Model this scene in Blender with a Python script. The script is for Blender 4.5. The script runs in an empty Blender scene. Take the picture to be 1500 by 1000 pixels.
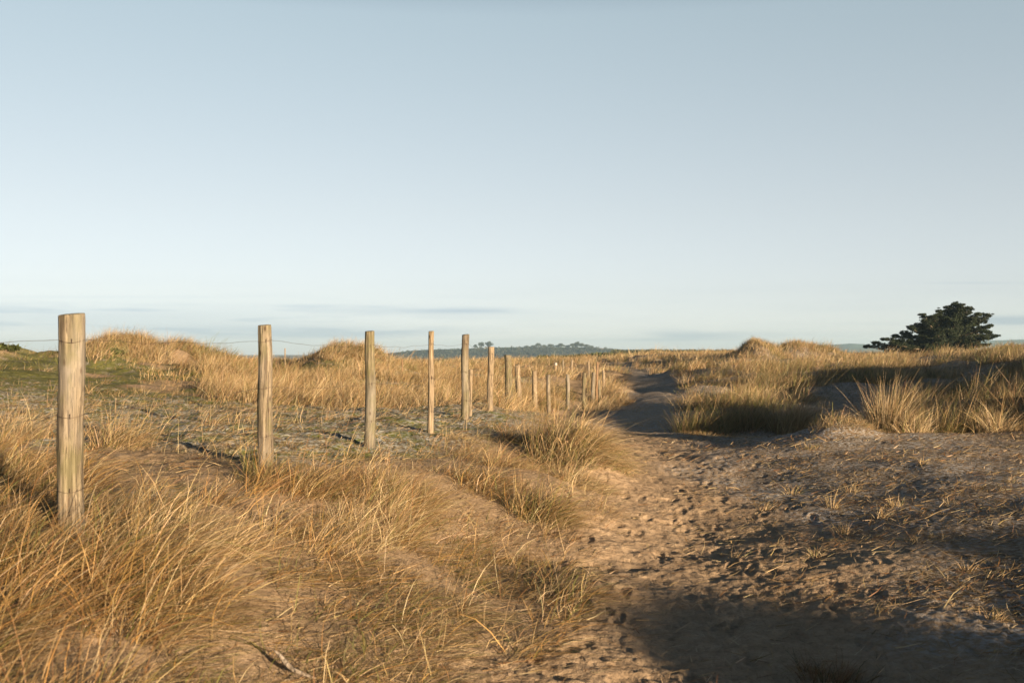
import bpy, math
import numpy as np
from mathutils import Vector

C = bpy.context.scene.collection
RNG = np.random.default_rng(11)
F = 1458.0           # focal length in photo pixels (35 mm on 36 mm, 1500 px wide)
HY = 515.0           # picture row of the true horizon
CAMZ = 1.45
SUN_EL = 6.8
SUN_AZ = 143.0       # clockwise from +Y
WIND = np.array([0.85, 0.25])

# ------------------------------------------------------------------ helpers
def tag(o, label, cat=None, group=None, kind=None):
    o['label'] = label
    if cat: o['category'] = cat
    if group: o['group'] = group
    if kind: o['kind'] = kind
    return o

def mesh_np(name, verts, faces, col=None, smooth=False, mat=None, colname='tint'):
    """verts (N,3), faces (M,k) all of one size -> mesh"""
    me = bpy.data.meshes.new(name)
    verts = np.ascontiguousarray(verts, np.float32); faces = np.ascontiguousarray(faces, np.int32)
    n, m, k = len(verts), len(faces), faces.shape[1]
    me.vertices.add(n); me.vertices.foreach_set('co', verts.ravel())
    me.loops.add(m * k); me.loops.foreach_set('vertex_index', faces.ravel())
    me.polygons.add(m)
    me.polygons.foreach_set('loop_start', np.arange(0, m * k, k, dtype=np.int32))
    me.polygons.foreach_set('loop_total', np.full(m, k, np.int32))
    me.polygons.foreach_set('use_smooth', np.full(m, smooth, bool))
    if col is not None:
        a = me.attributes.new(colname, 'FLOAT_COLOR', 'POINT')
        c4 = np.ones((n, 4), np.float32); c4[:, :np.shape(col)[1]] = col
        a.data.foreach_set('color', c4.ravel())
    me.update(calc_edges=True)
    if mat: me.materials.append(mat)
    return me

def link(name, me, parent=None, loc=None):
    o = bpy.data.objects.new(name, me); C.objects.link(o)
    if parent: o.parent = parent
    if loc is not None: o.location = loc
    return o

def empty(name, loc):
    o = bpy.data.objects.new(name, None); C.objects.link(o); o.location = loc; o.empty_display_size = .1
    return o

# ------------------------------------------------------------------ noise
def _hash(ix, iy, seed):
    h = (ix.astype(np.int64) * 374761393 + iy.astype(np.int64) * 668265263 + seed * 974634521) & 0xffffffff
    h = ((h ^ (h >> 13)) * 1274126177) & 0xffffffff
    return (h ^ (h >> 16)) & 0xffff

def pnoise(x, y, seed=0):
    x0 = np.floor(x); y0 = np.floor(y); fx = x - x0; fy = y - y0
    u = fx * fx * fx * (fx * (fx * 6 - 15) + 10); v = fy * fy * fy * (fy * (fy * 6 - 15) + 10)
    def g(ix, iy, dx, dy):
        a = _hash(ix, iy, seed) * (2 * math.pi / 65536)
        return np.cos(a) * dx + np.sin(a) * dy
    n00 = g(x0, y0, fx, fy); n10 = g(x0 + 1, y0, fx - 1, fy)
    n01 = g(x0, y0 + 1, fx, fy - 1); n11 = g(x0 + 1, y0 + 1, fx - 1, fy - 1)
    return ((n00 * (1 - u) + n10 * u) * (1 - v) + (n01 * (1 - u) + n11 * u) * v) * 1.5

def fbm(x, y, seed=0, oct=3, gain=.5):
    s = 0; a = 1; f = 1
    for k in range(oct):
        s = s + a * pnoise(x * f + 17.3 * k, y * f - 9.1 * k, seed + k); a *= gain; f *= 2.03
    return s

def sstep(a, b, x):
    t = np.clip((x - a) / (b - a), 0, 1); return t * t * (3 - 2 * t)

def inpoly(px, py, poly):
    r = np.zeros(px.shape, bool); n = len(poly)
    for i in range(n):
        x1, y1 = poly[i]; x2, y2 = poly[(i + 1) % n]
        if y1 == y2: continue
        c = ((y1 > py) != (y2 > py)) & (px < (x2 - x1) * (py - y1) / (y2 - y1) + x1)
        r ^= c
    return r

# ------------------------------------------------------------------ terrain: surveyed heights (bearing px, depth m, height m)
CP = [
 # bank on the near left, sand slope, trampled ground near right
 (-600,2.8,.45),(-200,2.8,.45),(0,3.0,.45),(200,3.3,.38),(400,3.9,.24),(600,4.2,.13),(750,4.3,.06),(950,4.4,0.),(1200,4.6,0.),(1450,4.6,.08),(1800,4.6,.15),
 (-200,4.7,.6),(106,4.73,.56),(300,5.2,.5),(480,5.4,.34),(620,5.4,.2),(700,5.8,.12),(850,5.9,.10),(930,5.9,.03),(1050,6,-.03),(1300,6,.05),(1600,6,.16),
 (-100,7,.66),(387,7.0,.634),(560,7.4,.5),(680,7.6,.33),(760,7.6,.2),(840,8,.2),(900,8,.1),(1000,8,0.),(1150,8,.04),(1350,8,.12),(1600,8,.2),
 (543,9.0,.59),(632,10.6,.563),(740,10,.42),(810,10,.28),(880,10.5,.22),(930,10.5,.12),(1000,10.5,.05),(1150,10.5,.1),(1350,10.5,.18),(1550,10.5,.22),
 (684,12.8,.58),(720,15.5,.55),(745,18,.43),(760,20.5,.26),(782,22.5,.08),(804,24.5,-.1),(832,27,-.16),(855,30,-.2),(868,32,-.2),(884,36,0.02),
 (800,14,.4),(850,14,.27),(900,14,.2),(940,14,.1),(830,19,.12),(880,18,.1),
 # flat behind the fence
 (-200,14,.8),(0,14,.64),(250,15,.58),(500,14,.56),(600,16,.52),(650,20,.42),(450,19,.5),(250,19,.66),
 # mossy slope and dunes on the left
 (-250,22,1.5),(0,24,1.25),(100,22,1.0),(200,20,.80),(280,18.5,.66),(20,31,1.4),(90,31,1.3),(165,32,1.40),(208,32,1.05),(280,32,1.15),(330,35,.75),(250,26,.95),(350,26,.70),
 (370,40,.65),(410,36,.6),(450,39,.95),(505,40,1.2),(560,40,.95),(620,42,.5),(420,28,.62),(520,27,.58),(600,29,.6),(600,36,.62),(690,34,.62),(700,50,.5),(760,50,.5),(720,26,.32),
 (800,45,.42),(850,42,.2),(870,60,.4),(800,70,.4),(700,80,.2),(420,50,.6),(550,55,.5),(200,48,.8),(620,60,.3),
 # path over the crest and on
 (925,17,.0),(960,17.5,.02),(930,20.5,-.3),(905,25,-.08),(945,27,-.22),(960,38,-.14),(950,50,.08),(915,60,.3),(915,32,-.1),
 (1000,17,.04),(1090,15.8,.1),(1200,13.6,.28),(1232,14,.34),(1270,13.8,.27),(1330,14,.28),(1450,14,.3),(1600,14,.3),(1400,16,.12),
 (1010,20.5,-.3),(1080,22,-.05),(1150,20,-.28),(1210,20,-.3),(1230,27,.02),(1260,23,0.),(1350,20,.02),(1480,20,.1),(1650,20,.3),
 (1000,34,.17),(1000,45,.62),(1100,36,.45),(1200,38,.55),(1300,33,.40),(1300,45,.82),(1450,30,.50),(1450,45,1.15),(1300,55,.98),(1400,55,1.1),(1500,55,1.45),(1650,40,1.5),
 (1150,52,.85),(1100,60,1.05),(1165,60,1.0),(1230,60,.85),(1050,62,.85),(1000,72,.95),(930,80,.8),(1350,72,1.0),(1500,75,1.3),(1050,90,1.0),
 (0,80,.5),(300,80,.3),(500,80,.1),(700,130,.2),(980,120,1.2),(1300,120,1.0),(1500,130,1.0),(850,130,.4),(200,140,0.),
]
_cp = np.array(CP, float)
_s = (_cp[:, 0] - 750) / F
_u = 3.0 * np.arctan(_s); _v = 1.5 * np.log(_cp[:, 1] * np.sqrt(1 + _s * _s))
_c2 = .14 ** 2
def _phi(u, v, k): return np.sqrt((u - _u[k]) ** 2 + (v - _v[k]) ** 2 + _c2)
_A = np.sqrt((_u[:, None] - _u) ** 2 + (_v[:, None] - _v) ** 2 + _c2) - 0.0
_n = len(_u)
_M = np.zeros((_n + 1, _n + 1)); _M[:_n, :_n] = _A - np.eye(_n) * 0.004; _M[:_n, _n] = 1; _M[_n, :_n] = 1
_W = np.linalg.solve(_M, np.append(_cp[:, 2], 0))

# dunes standing outside the frame, to the right of and behind the camera: (x, y, height, sx, sy, rotation)
OUT_DUNES = [(11.1, 14.7, 1.24, 3.0, 1.7, 1.05), (18., 25.5, 1.40, 8., 2.8, 1.05), (6.5, -1.92, .905, 1.4, 1.1, .64), (6.8, 2.2, .54, .8, 1.0, 0.), (11.5, -3.5, 1.5, 2.4, 2.0, 0.2),
             (17, -12, 2.0, 7, 4, .2), (-12, -10, 1.6, 6, 5, 0), (3, -22, 1.5, 8, 4, 0)]

# hummocky dune mounds inside the frame: (bearing px, depth, height, half width, half depth)
MOUNDS = [(838,10.6,.22,.40,.8),(775,8.6,.10,.4,.7),(1230,13.9,.15,.42,.45),(165,31,.58,1.0,2.0),(208,31.6,.26,.7,2.),(262,31,.62,1.0,1.6),
          (505,40,.40,1.3,2.4),(468,40.5,.12,.8,2),(548,40,.15,1.0,2),(590,41,.12,1.0,2),
          (1100,58,.85,.9,2.2),(1122,59,.5,1.0,2),(1163,60,1.0,1.0,1.8),(1200,60.5,.65,.9,2),(1228,60,.22,.9,2),
          (1060,70,.25,2,3),(980,80,.3,3,4),(1440,52,.15,2,3),(1500,50,.2,2.5,3),(890,48,.3,1.2,3)]
def pix(x, y, z):
    yy = np.maximum(y, .05)
    return 750 + F * x / yy, HY - F * (z - CAMZ) / yy

def masks(x, y):
    """how much of the ground is bare trodden sand (path) at x, y"""
    yy = np.maximum(y, .3)
    # centre line and half width of the path by depth
    ds = np.array([0, 4, 6, 8, 10, 13, 17, 21, 27, 38, 50, 62])
    cx = np.array([1.2, 1.1, 1.25, 1.35, 1.5, 1.75, 2.05, 2.6, 3.6, 5.5, 6.8, 7.0])
    hw = np.array([2.0, 1.6, 1.5, 1.35, 1.2, 1.1, 1.0, .9, 1.1, 1.2, 1.0, .8])
    c = np.interp(yy, ds, cx); w = np.interp(yy, ds, hw)
    wob = .35 * fbm(x * .7, y * .7, 41, 2)
    return 1 - sstep(.55, 1.15, np.abs(x - c) / w + wob), c, w

def H(x, y, fine=True):
    x = np.asarray(x, float); y = np.asarray(y, float)
    sh = x.shape; x = x.ravel(); y = y.ravel()
    r = np.hypot(x, y); th = np.arctan2(x, y)
    u = 3 * np.clip(th, -.72, .62); v = 1.5 * np.log(np.clip(r, 2.9, 145))
    z = np.full(x.shape, _W[_n])
    for k in range(_n): z += _W[k] * np.sqrt((u - _u[k]) ** 2 + (v - _v[k]) ** 2 + _c2)
    back = sstep(.75, 1.5, np.abs(th)) * 1.0
    back = np.maximum(back, 1 - sstep(1.2, 3.0, r))
    zb = .12 + .12 * fbm(x * .12, y * .12, 5, 2) + np.where(x < 0, .25, 0) * sstep(0, 4, -x)
    z = z * (1 - back) + zb * back
    for (dx, dy, hh, sx, sy, ro) in OUT_DUNES:
        ca, sa = math.cos(ro), math.sin(ro)
        a = (x - dx) * ca + (y - dy) * sa; b = -(x - dx) * sa + (y - dy) * ca
        z += hh * np.exp(-np.abs(a / sx) ** 3 - np.abs(b / sy) ** 2.4)
    for (bp, dd, hh, sx, sy) in MOUNDS:
        z += hh * np.exp(-(((x - (bp - 750) / F * dd) / sx) ** 2) ** 1.2 - (((y - dd) / sy) ** 2) ** 1.2)
    # the land falls away to a low plain
    far = sstep(130, 420, r); z = z * (1 - far) + (-7.0) * far
    # hummocks
    pm = masks(x, y)[0]
    hm = sstep(19, 30, r) * (1 - sstep(140, 400, r)) * (1 - .8 * pm)
    z += hm * (.17 * fbm(x * .22, y * .22, 3, 2) + np.where(x < 0, .40, .30) * (np.abs(fbm(x * .36, y * .36, 8, 2)) - .3))
    z += (1 - far) * (.05 * fbm(x * .55, y * .55, 21, 2))
    if fine:
        p, c, w = masks(x, y)
        nearf = 1 - sstep(26, 60, r)
        bl = np.abs(pnoise(x * 2.6, y * 2.6, 31)) ; bl2 = np.abs(pnoise(x * 6.1 + 3, y * 6.1, 32))
        right = sstep(0.3, 2.2, x - .12 * y)
        rough = .55 + .45 * p - .1 * right
        z += nearf * rough * .52 * (.036 * pnoise(x * 2.1, y * 2.1, 33) + .018 * (bl - .25) + .012 * (bl2 - .25)
                              + .007 * (np.abs(pnoise(x * 9.5, y * 9.5, 34)) - .2) + .007 * pnoise(x * 15, y * 15, 37) + .006 * pnoise(x * 31, y * 31, 35)
            - .010 * sstep(.25, .6, pnoise(x * 8.1 + 5, y * 7.3, 38)) - .008 * sstep(.28, .6, pnoise(x * 14.3 + 5, y * 13.1, 39)) + .012 * sstep(.36, .6, pnoise(x * 11 + 9, y * 11, 40)))
        mossy = sstep(.3, -.8, x - np.interp(y, [0, 7, 11, 18, 60], [-2, -1.2, 0, .9, 1.2])) * sstep(5.5, 8, y) * nearf
        z += mossy * (.045 * (np.abs(pnoise(x * 1.5, y * 1.5, 42)) - .2) + .022 * np.abs(pnoise(x * 4.2, y * 4.2, 43)) + .012 * pnoise(x * 9, y * 9, 44))
        # trodden dents
        dn = pnoise(x * 4.3 + 11, y * 3.6, 36)
        z -= nearf * p * .012 * sstep(.25, .6, dn)
    return z.reshape(sh)

# ------------------------------------------------------------------ materials
def newmat(name):
    m = bpy.data.materials.new(name); m.use_nodes = True
    nt = m.node_tree; nt.nodes.clear()
    out = nt.nodes.new('ShaderNodeOutputMaterial')
    return m, nt, out
def N(nt, typ, **kw):
    n = nt.nodes.new(typ)
    for k, v in kw.items():
        if k.startswith('i_'):
            key = k[2:]; n.inputs[int(key) if key.isdigit() else key.replace('_', ' ')].default_value = v
        else: setattr(n, k, v)
    return n
def ramp(nt, fac, stops):
    r = nt.nodes.new('ShaderNodeValToRGB'); e = r.color_ramp.elements
    while len(e) < len(stops): e.new(.5)
    for i, (p, c) in enumerate(stops):
        e[i].position = p; e[i].color = (*c, 1) if len(c) == 3 else c
    nt.links.new(fac, r.inputs[0]); return r.outputs[0]
def mixc(nt, fac, a, b, mode='MIX'):
    m = nt.nodes.new('ShaderNodeMix'); m.data_type = 'RGBA'; m.blend_type = mode
    if isinstance(fac, (int, float)): m.inputs[0].default_value = fac
    else: nt.links.new(fac, m.inputs[0])
    for idx, v in ((6, a), (7, b)):
        if isinstance(v, tuple): m.inputs[idx].default_value = (*v, 1)
        else: nt.links.new(v, m.inputs[idx])
    return m.outputs[2]
def math_(nt, op, a, b=None):
    m = nt.nodes.new('ShaderNodeMath'); m.operation = op
    for i, v in enumerate((a, b)):
        if v is None: continue
        if isinstance(v, (int, float)): m.inputs[i].default_value = v
        else: nt.links.new(v, m.inputs[i])
    return m.outputs[0]
def noise(nt, vec, scale, detail=4, rough=.55, out='Fac'):
    n = N(nt, 'ShaderNodeTexNoise'); n.inputs['Scale'].default_value = scale; n.inputs['Detail'].default_value = detail
    n.inputs['Roughness'].default_value = rough
    if vec is not None: nt.links.new(vec, n.inputs['Vector'])
    return n.outputs[out]

def grass_material(name, transl=.12, rough=.55, spec=.25):
    m, nt, out = newmat(name)
    at = N(nt, 'ShaderNodeAttribute', attribute_name='tint')
    p = N(nt, 'ShaderNodeBsdfPrincipled'); p.inputs['Roughness'].default_value = rough
    p.inputs['Specular IOR Level'].default_value = spec
    t = N(nt, 'ShaderNodeBsdfTranslucent'); mx = N(nt, 'ShaderNodeMixShader'); mx.inputs[0].default_value = transl
    nt.links.new(at.outputs['Color'], p.inputs['Base Color']); nt.links.new(at.outputs['Color'], t.inputs['Color'])
    nt.links.new(p.outputs[0], mx.inputs[1]); nt.links.new(t.outputs[0], mx.inputs[2]); nt.links.new(mx.outputs[0], out.inputs[0])
    return m
M_GRASS = grass_material('dry_grass')
M_LEAF = grass_material('leaves', .12, .6, .2)

def ground_material():
    m, nt, out = newmat('dune_ground'); L = nt.links
    tc = N(nt, 'ShaderNodeTexCoord').outputs['Object']
    at = N(nt, 'ShaderNodeAttribute', attribute_name='zones'); sp = N(nt, 'ShaderNodeSeparateColor'); L.new(at.outputs['Color'], sp.inputs[0])
    moss, litter, frost = sp.outputs[0], sp.outputs[1], sp.outputs[2]
    n1 = noise(nt, tc, 1.3, 5); n2 = noise(nt, tc, 9, 5, .65); n3 = noise(nt, tc, 55, 4, .7); n4 = noise(nt, tc, 3.3, 4, .6)
    n5 = noise(nt, tc, 24, 4, .65)
    sand = ramp(nt, n2, [(.3, (.31, .225, .145)), (.5, (.42, .315, .21)), (.72, (.50, .385, .265))])
    sand = mixc(nt, ramp(nt, n3, [(.36, (.55,) * 3), (.5, (1, 1, 1))]), (.17, .12, .075), sand)
    sand = mixc(nt, math_(nt, 'MULTIPLY', ramp(nt, n1, [(.42, (0, 0, 0)), (.7, (1, 1, 1))]), .35), sand, (.27, .20, .13))
    # dead plant litter
    lit = ramp(nt, n5, [(.3, (.06, .045, .026)), (.5, (.17, .12, .065)), (.68, (.32, .245, .15))])
    lf = math_(nt, 'MULTIPLY', litter, ramp(nt, n4, [(.36, (.25,) * 3), (.6, (1, 1, 1))]))
    col = mixc(nt, lf, sand, lit)
    # moss and lichen
    ms = ramp(nt, n2, [(.3, (.05, .06, .012)), (.5, (.135, .15, .028)), (.72, (.24, .235, .055))])
    lich = ramp(nt, n5, [(.3, (.10, .08, .045)), (.46, (.21, .18, .115)), (.56, (.34, .33, .26)), (.7, (.47, .48, .44))])
    mm = mixc(nt, ramp(nt, math_(nt, 'ADD', n4, math_(nt, 'MULTIPLY', at.outputs['Alpha'], .09)), [(.47, (0, 0, 0)), (.56, (1, 1, 1))]), lich, ms)
    mm = mixc(nt, math_(nt, 'MULTIPLY', at.outputs['Alpha'], .4), mm, (.085, .074, .028))
    col = mixc(nt, moss, col, mm)
    # hoar frost
    ff = math_(nt, 'MULTIPLY', frost, math_(nt, 'MULTIPLY', ramp(nt, n5, [(.44, (0, 0, 0)), (.62, (1, 1, 1))]), ramp(nt, n1, [(.33, (.45,) * 3), (.66, (1, 1, 1))])))
    col = mixc(nt, ff, col, (.47, .50, .53))
    col = mixc(nt, 1., col, (.74, .735, .75), 'MULTIPLY')
    p = N(nt, 'ShaderNodeBsdfPrincipled'); p.inputs['Roughness'].default_value = .95; p.inputs['Specular IOR Level'].default_value = .08
    L.new(col, p.inputs['Base Color'])
    b = N(nt, 'ShaderNodeBump'); b.inputs['Strength'].default_value = .7; b.inputs['Distance'].default_value = .02
    hsum = math_(nt, 'ADD', math_(nt, 'MULTIPLY', n3, .55), math_(nt, 'ADD', math_(nt, 'MULTIPLY', n5, 1.0), math_(nt, 'MULTIPLY', n2, .8)))
    L.new(hsum, b.inputs['Height']); L.new(b.outputs[0], p.inputs['Normal'])
    L.new(p.outputs[0], out.inputs[0])
    return m

def wood_material(name, base=((.20, .15, .10), (.37, .28, .175), (.50, .385, .24)), green=.35, grey=.35):
    m, nt, out = newmat(name); L = nt.links
    tc = N(nt, 'ShaderNodeTexCoord').outputs['Object']
    oi = N(nt, 'ShaderNodeObjectInfo').outputs['Random']
    off = N(nt, 'ShaderNodeCombineXYZ'); L.new(math_(nt, 'MULTIPLY', oi, 37.), off.inputs[2]); L.new(math_(nt, 'MULTIPLY', oi, 11.), off.inputs[0])
    va = N(nt, 'ShaderNodeVectorMath', operation='ADD'); L.new(tc, va.inputs[0]); L.new(off.outputs[0], va.inputs[1])
    def mapped(sx, sz):
        mp = N(nt, 'ShaderNodeMapping'); mp.inputs['Scale'].default_value = (sx, sx, sz); L.new(va.outputs[0], mp.inputs[0]); return mp.outputs[0]
    fib = noise(nt, mapped(60, 2.2), 1, 5, .65); fib2 = noise(nt, mapped(150, 6), 1, 3, .6); blot = noise(nt, mapped(9, 4.5), 1, 4, .6); big = noise(nt, mapped(5, 1.6), 1, 3)
    col = ramp(nt, fib, [(.37, base[0]), (.5, base[1]), (.62, base[2])])
    col = mixc(nt, ramp(nt, fib2, [(.38, (.9,) * 3), (.49, (0, 0, 0))]), col, (.035, .026, .018))
    col = mixc(nt, math_(nt, 'MULTIPLY', ramp(nt, big, [(.45, (0, 0, 0)), (.65, (1, 1, 1))]), grey), col, (.17, .16, .145))
    col = mixc(nt, math_(nt, 'MULTIPLY', ramp(nt, blot, [(.5, (0, 0, 0)), (.66, (1, 1, 1))]), green), col, (.085, .083, .035))
    vo = N(nt, 'ShaderNodeTexVoronoi'); vo.inputs['Scale'].default_value = 1; L.new(mapped(13, 5.5), vo.inputs['Vector'])
    col = mixc(nt, ramp(nt, vo.outputs['Distance'], [(.06, (.9,) * 3), (.15, (0, 0, 0))]), col, (.04, .025, .016))
    p = N(nt, 'ShaderNodeBsdfPrincipled'); p.inputs['Roughness'].default_value = .85; p.inputs['Specular IOR Level'].default_value = .2
    L.new(col, p.inputs['Base Color'])
    b = N(nt, 'ShaderNodeBump'); b.inputs['Strength'].default_value = .6; b.inputs['Distance'].default_value = .006
    L.new(math_(nt, 'ADD', fib, math_(nt, 'MULTIPLY', fib2, .6)), b.inputs['Height']); L.new(b.outputs[0], p.inputs['Normal'])
    L.new(p.outputs[0], out.inputs[0]); return m
M_WOOD = wood_material('weathered_wood', ((0.066, 0.053, 0.039), (0.141, 0.115, 0.082), (0.204, 0.171, 0.125)), .5, .65)
M_WOODG = wood_material('greenish_wood', ((0.060, 0.053, 0.033), (0.120, 0.102, 0.066), (0.174, 0.149, 0.099)), .8, .55)
M_WOODP = wood_material('pale_wood', ((0.102, 0.077, 0.053), (0.198, 0.155, 0.105), (0.265, 0.214, 0.151)), .15, .2)
M_WOODO = wood_material('orange_wood', ((0.114, 0.068, 0.039), (0.192, 0.118, 0.066), (0.253, 0.167, 0.105)), .1, .15)
M_BARK = wood_material('bark', ((.06, .045, .03), (.11, .085, .06), (.17, .14, .10)), .2, .2)
M_DRIFT = wood_material('driftwood', ((0.120, 0.093, 0.072), (0.217, 0.180, 0.145), (0.301, 0.260, 0.223)), .0, .4)

def plain(name, col, rough=.8, metal=0., nscale=None, var=.3, spec=.3):
    m, nt, out = newmat(name)
    p = N(nt, 'ShaderNodeBsdfPrincipled'); p.inputs['Roughness'].default_value = rough; p.inputs['Metallic'].default_value = metal
    p.inputs['Specular IOR Level'].default_value = spec
    if nscale:
        tc = N(nt, 'ShaderNodeTexCoord').outputs['Object']; n = noise(nt, tc, nscale, 5, .6)
        c = ramp(nt, n, [(.3, tuple(v * (1 - var) for v in col)), (.7, tuple(v * (1 + var) for v in col))]); nt.links.new(c, p.inputs['Base Color'])
    else: p.inputs['Base Color'].default_value = (*col, 1)
    nt.links.new(p.outputs[0], out.inputs[0]); return m
M_WIRE = plain('rusty_wire', (.075, .055, .045), .6, .5, 60)

# ------------------------------------------------------------------ ground sheet
def build_ground():
    rr = np.concatenate([np.linspace(.15, 2.8, 40)[:-1], np.exp(np.linspace(math.log(2.8), math.log(75), 1020))[:-1],
                         np.exp(np.linspace(math.log(75), math.log(2700), 130))])
    th = np.concatenate([np.arange(-.62, .62, .0017), np.linspace(.62, 2 * math.pi - .62, 190)[:-1]])
    nr, na = len(rr), len(th)
    R, T = np.meshgrid(rr, th, indexing='ij')
    X = (R * np.sin(T)).ravel(); Y = (R * np.cos(T)).ravel()
    Z = H(X, Y)
    # trodden footprints along the path
    rng = np.random.default_rng(300); order = np.argsort(Y); Ys = Y[order]
    for q in range(330):
        fy = 3.6 + 15.5 * rng.uniform() ** 1.15; pc = float(masks(np.array([1.]), np.array([fy]))[1][0]); pw = float(masks(np.array([1.]), np.array([fy]))[2][0])
        fx = pc + rng.normal(0, .55) * pw + (rng.uniform() < .15) * rng.uniform(0, 2.5)
        an = math.radians(rng.normal(12, 16)) + math.pi * (rng.uniform() < .5); ln = rng.uniform(.23, .30); wd = ln * .34; dep = rng.uniform(.003, .010)
        lo, hi = np.searchsorted(Ys, [fy - .3, fy + .3]); ii = order[lo:hi]; ii = ii[np.abs(X[ii] - fx) < .3]
        dx, dy = X[ii] - fx, Y[ii] - fy; a = dx * math.sin(an) + dy * math.cos(an); b = dx * math.cos(an) - dy * math.sin(an)
        w_ = wd * (.85 + .35 * a / ln); rr_ = np.sqrt((a / (ln * .5)) ** 2 + (b / (w_ * .5)) ** 2) + .18 * pnoise(X[ii] * 14, Y[ii] * 14, q)
        Z[ii] += -dep * (1 - sstep(.7, 1.05, rr_)) * (1 + .5 * np.sign(a) * np.clip(np.abs(a) / ln, 0, .5)) + dep * .55 * np.exp(-((rr_ - 1.25) / .22) ** 2)
    i = np.arange(nr - 1)[:, None] * na; j = np.arange(na)[None, :]; j2 = (j + 1) % na
    f = np.stack([i + j, i + j2, i + na + j2, i + na + j], -1).reshape(-1, 4)
    # zones: moss, litter, frost
    p, c, w = masks(X, Y)
    px, py = pix(X, Y, Z); r = R.ravel()
    nz = fbm(X * .35, Y * .35, 51, 3)
    left = sstep(0.1, -.6, X - np.interp(Y, [0, 5, 7.5, 9, 11, 13, 18, 25, 60], [-3, -2.1, -1.2, -.5, .0, .4, .9, 1.0, 1.2]))
    front = sstep(4.9, 6.2, Y + .5 * nz)
    moss = left * front * (1 - sstep(26, 50, r) * .4) * (1 - sstep(300, 500, r)) * sstep(-.45, .0, nz + .25)
    right = sstep(.2, 1.0, (X - c) / w + .5 * nz)
    litter = np.clip(.75 * right + .25 + .4 * left + .35 * nz, 0, 1) * (1 - .8 * p)
    litter = np.maximum(litter, sstep(26, 45, r) * .8)
    frost = np.clip(.85 * right * sstep(2.5, 6.5, Y) + .6 * moss + .8 * p * sstep(16, 22, Y) + .5 * nz * right, 0, 1) * (1 - sstep(60, 120, r))
    green = sstep(14, 19, Y) * sstep(-3.2, -5.2, X) * sstep(45, 36, r)
    frost = frost * (1 - .75 * green)
    col = np.stack([moss, litter, frost, green], -1)
    me = mesh_np('ground', np.stack([X, Y, Z], -1), f, col, True, ground_material(), 'zones')
    o = link('ground', me); tag(o, 'sandy dune ground with trodden path, moss and hoar frost', kind='structure')
build_ground()

# ------------------------------------------------------------------ grass blades
PAL = {'gold': (.255, .155, .055),  # linear albedos of dry, ruddy, green and bleached blades
 'straw': (.285, .208, .107), 'tan': (.185, .125, .06), 'rust': (.15, .078, .03), 'green': (.095, .098, .026), 'pale': (.38, .30, .19), 'dark': (.05, .048, .018)}
def blade_cols(n, mix, rng):
    ks = list(mix); p = np.array([mix[k] for k in ks], float); p /= p.sum()
    base = np.array([PAL[k] for k in ks])[rng.choice(len(ks), n, p=p)]
    return base * rng.uniform(.72, 1.22, (n, 1)) * (1 + rng.normal(0, .04, (n, 3)))

def blades(root, L, W, tilt, bend, droop, col, rng, segs=3):
    """strips: root (n,3), tilt (n,2) start lean, bend (n,2) curve, droop (n) fall of the tip"""
    n = len(root)
    d = np.concatenate([tilt, np.ones((n, 1))], 1); d /= np.linalg.norm(d, axis=1, keepdims=True)
    b = np.concatenate([bend, -droop[:, None]], 1)
    t = np.linspace(0, 1, segs + 1)
    path = d[:, None, :] * t[None, :, None] + b[:, None, :] * (t ** 2)[None, :, None]
    ln = np.linalg.norm(np.diff(path, axis=1), axis=2).sum(1)
    P = root[:, None, :] + path * (L / ln)[:, None, None]
    a = rng.uniform(0, 2 * math.pi, n)
    side = np.stack([np.cos(a), np.sin(a), rng.normal(0, .25, n)], 1)
    wt = .5 * (1 - .88 * t ** 1.6)
    off = side[:, None, :] * wt[None, :, None] * W[:, None, None]
    V = np.stack([P - off, P + off], 2).reshape(-1, 3)
    k = (segs + 1) * 2
    base = (np.arange(n) * k)[:, None]
    q = np.arange(segs) * 2
    Fq = np.stack([base + q, base + q + 1, base + q + 3, base + q + 2], -1).reshape(-1, 4)
    return V, Fq, np.repeat(col, k, 0)

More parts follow.
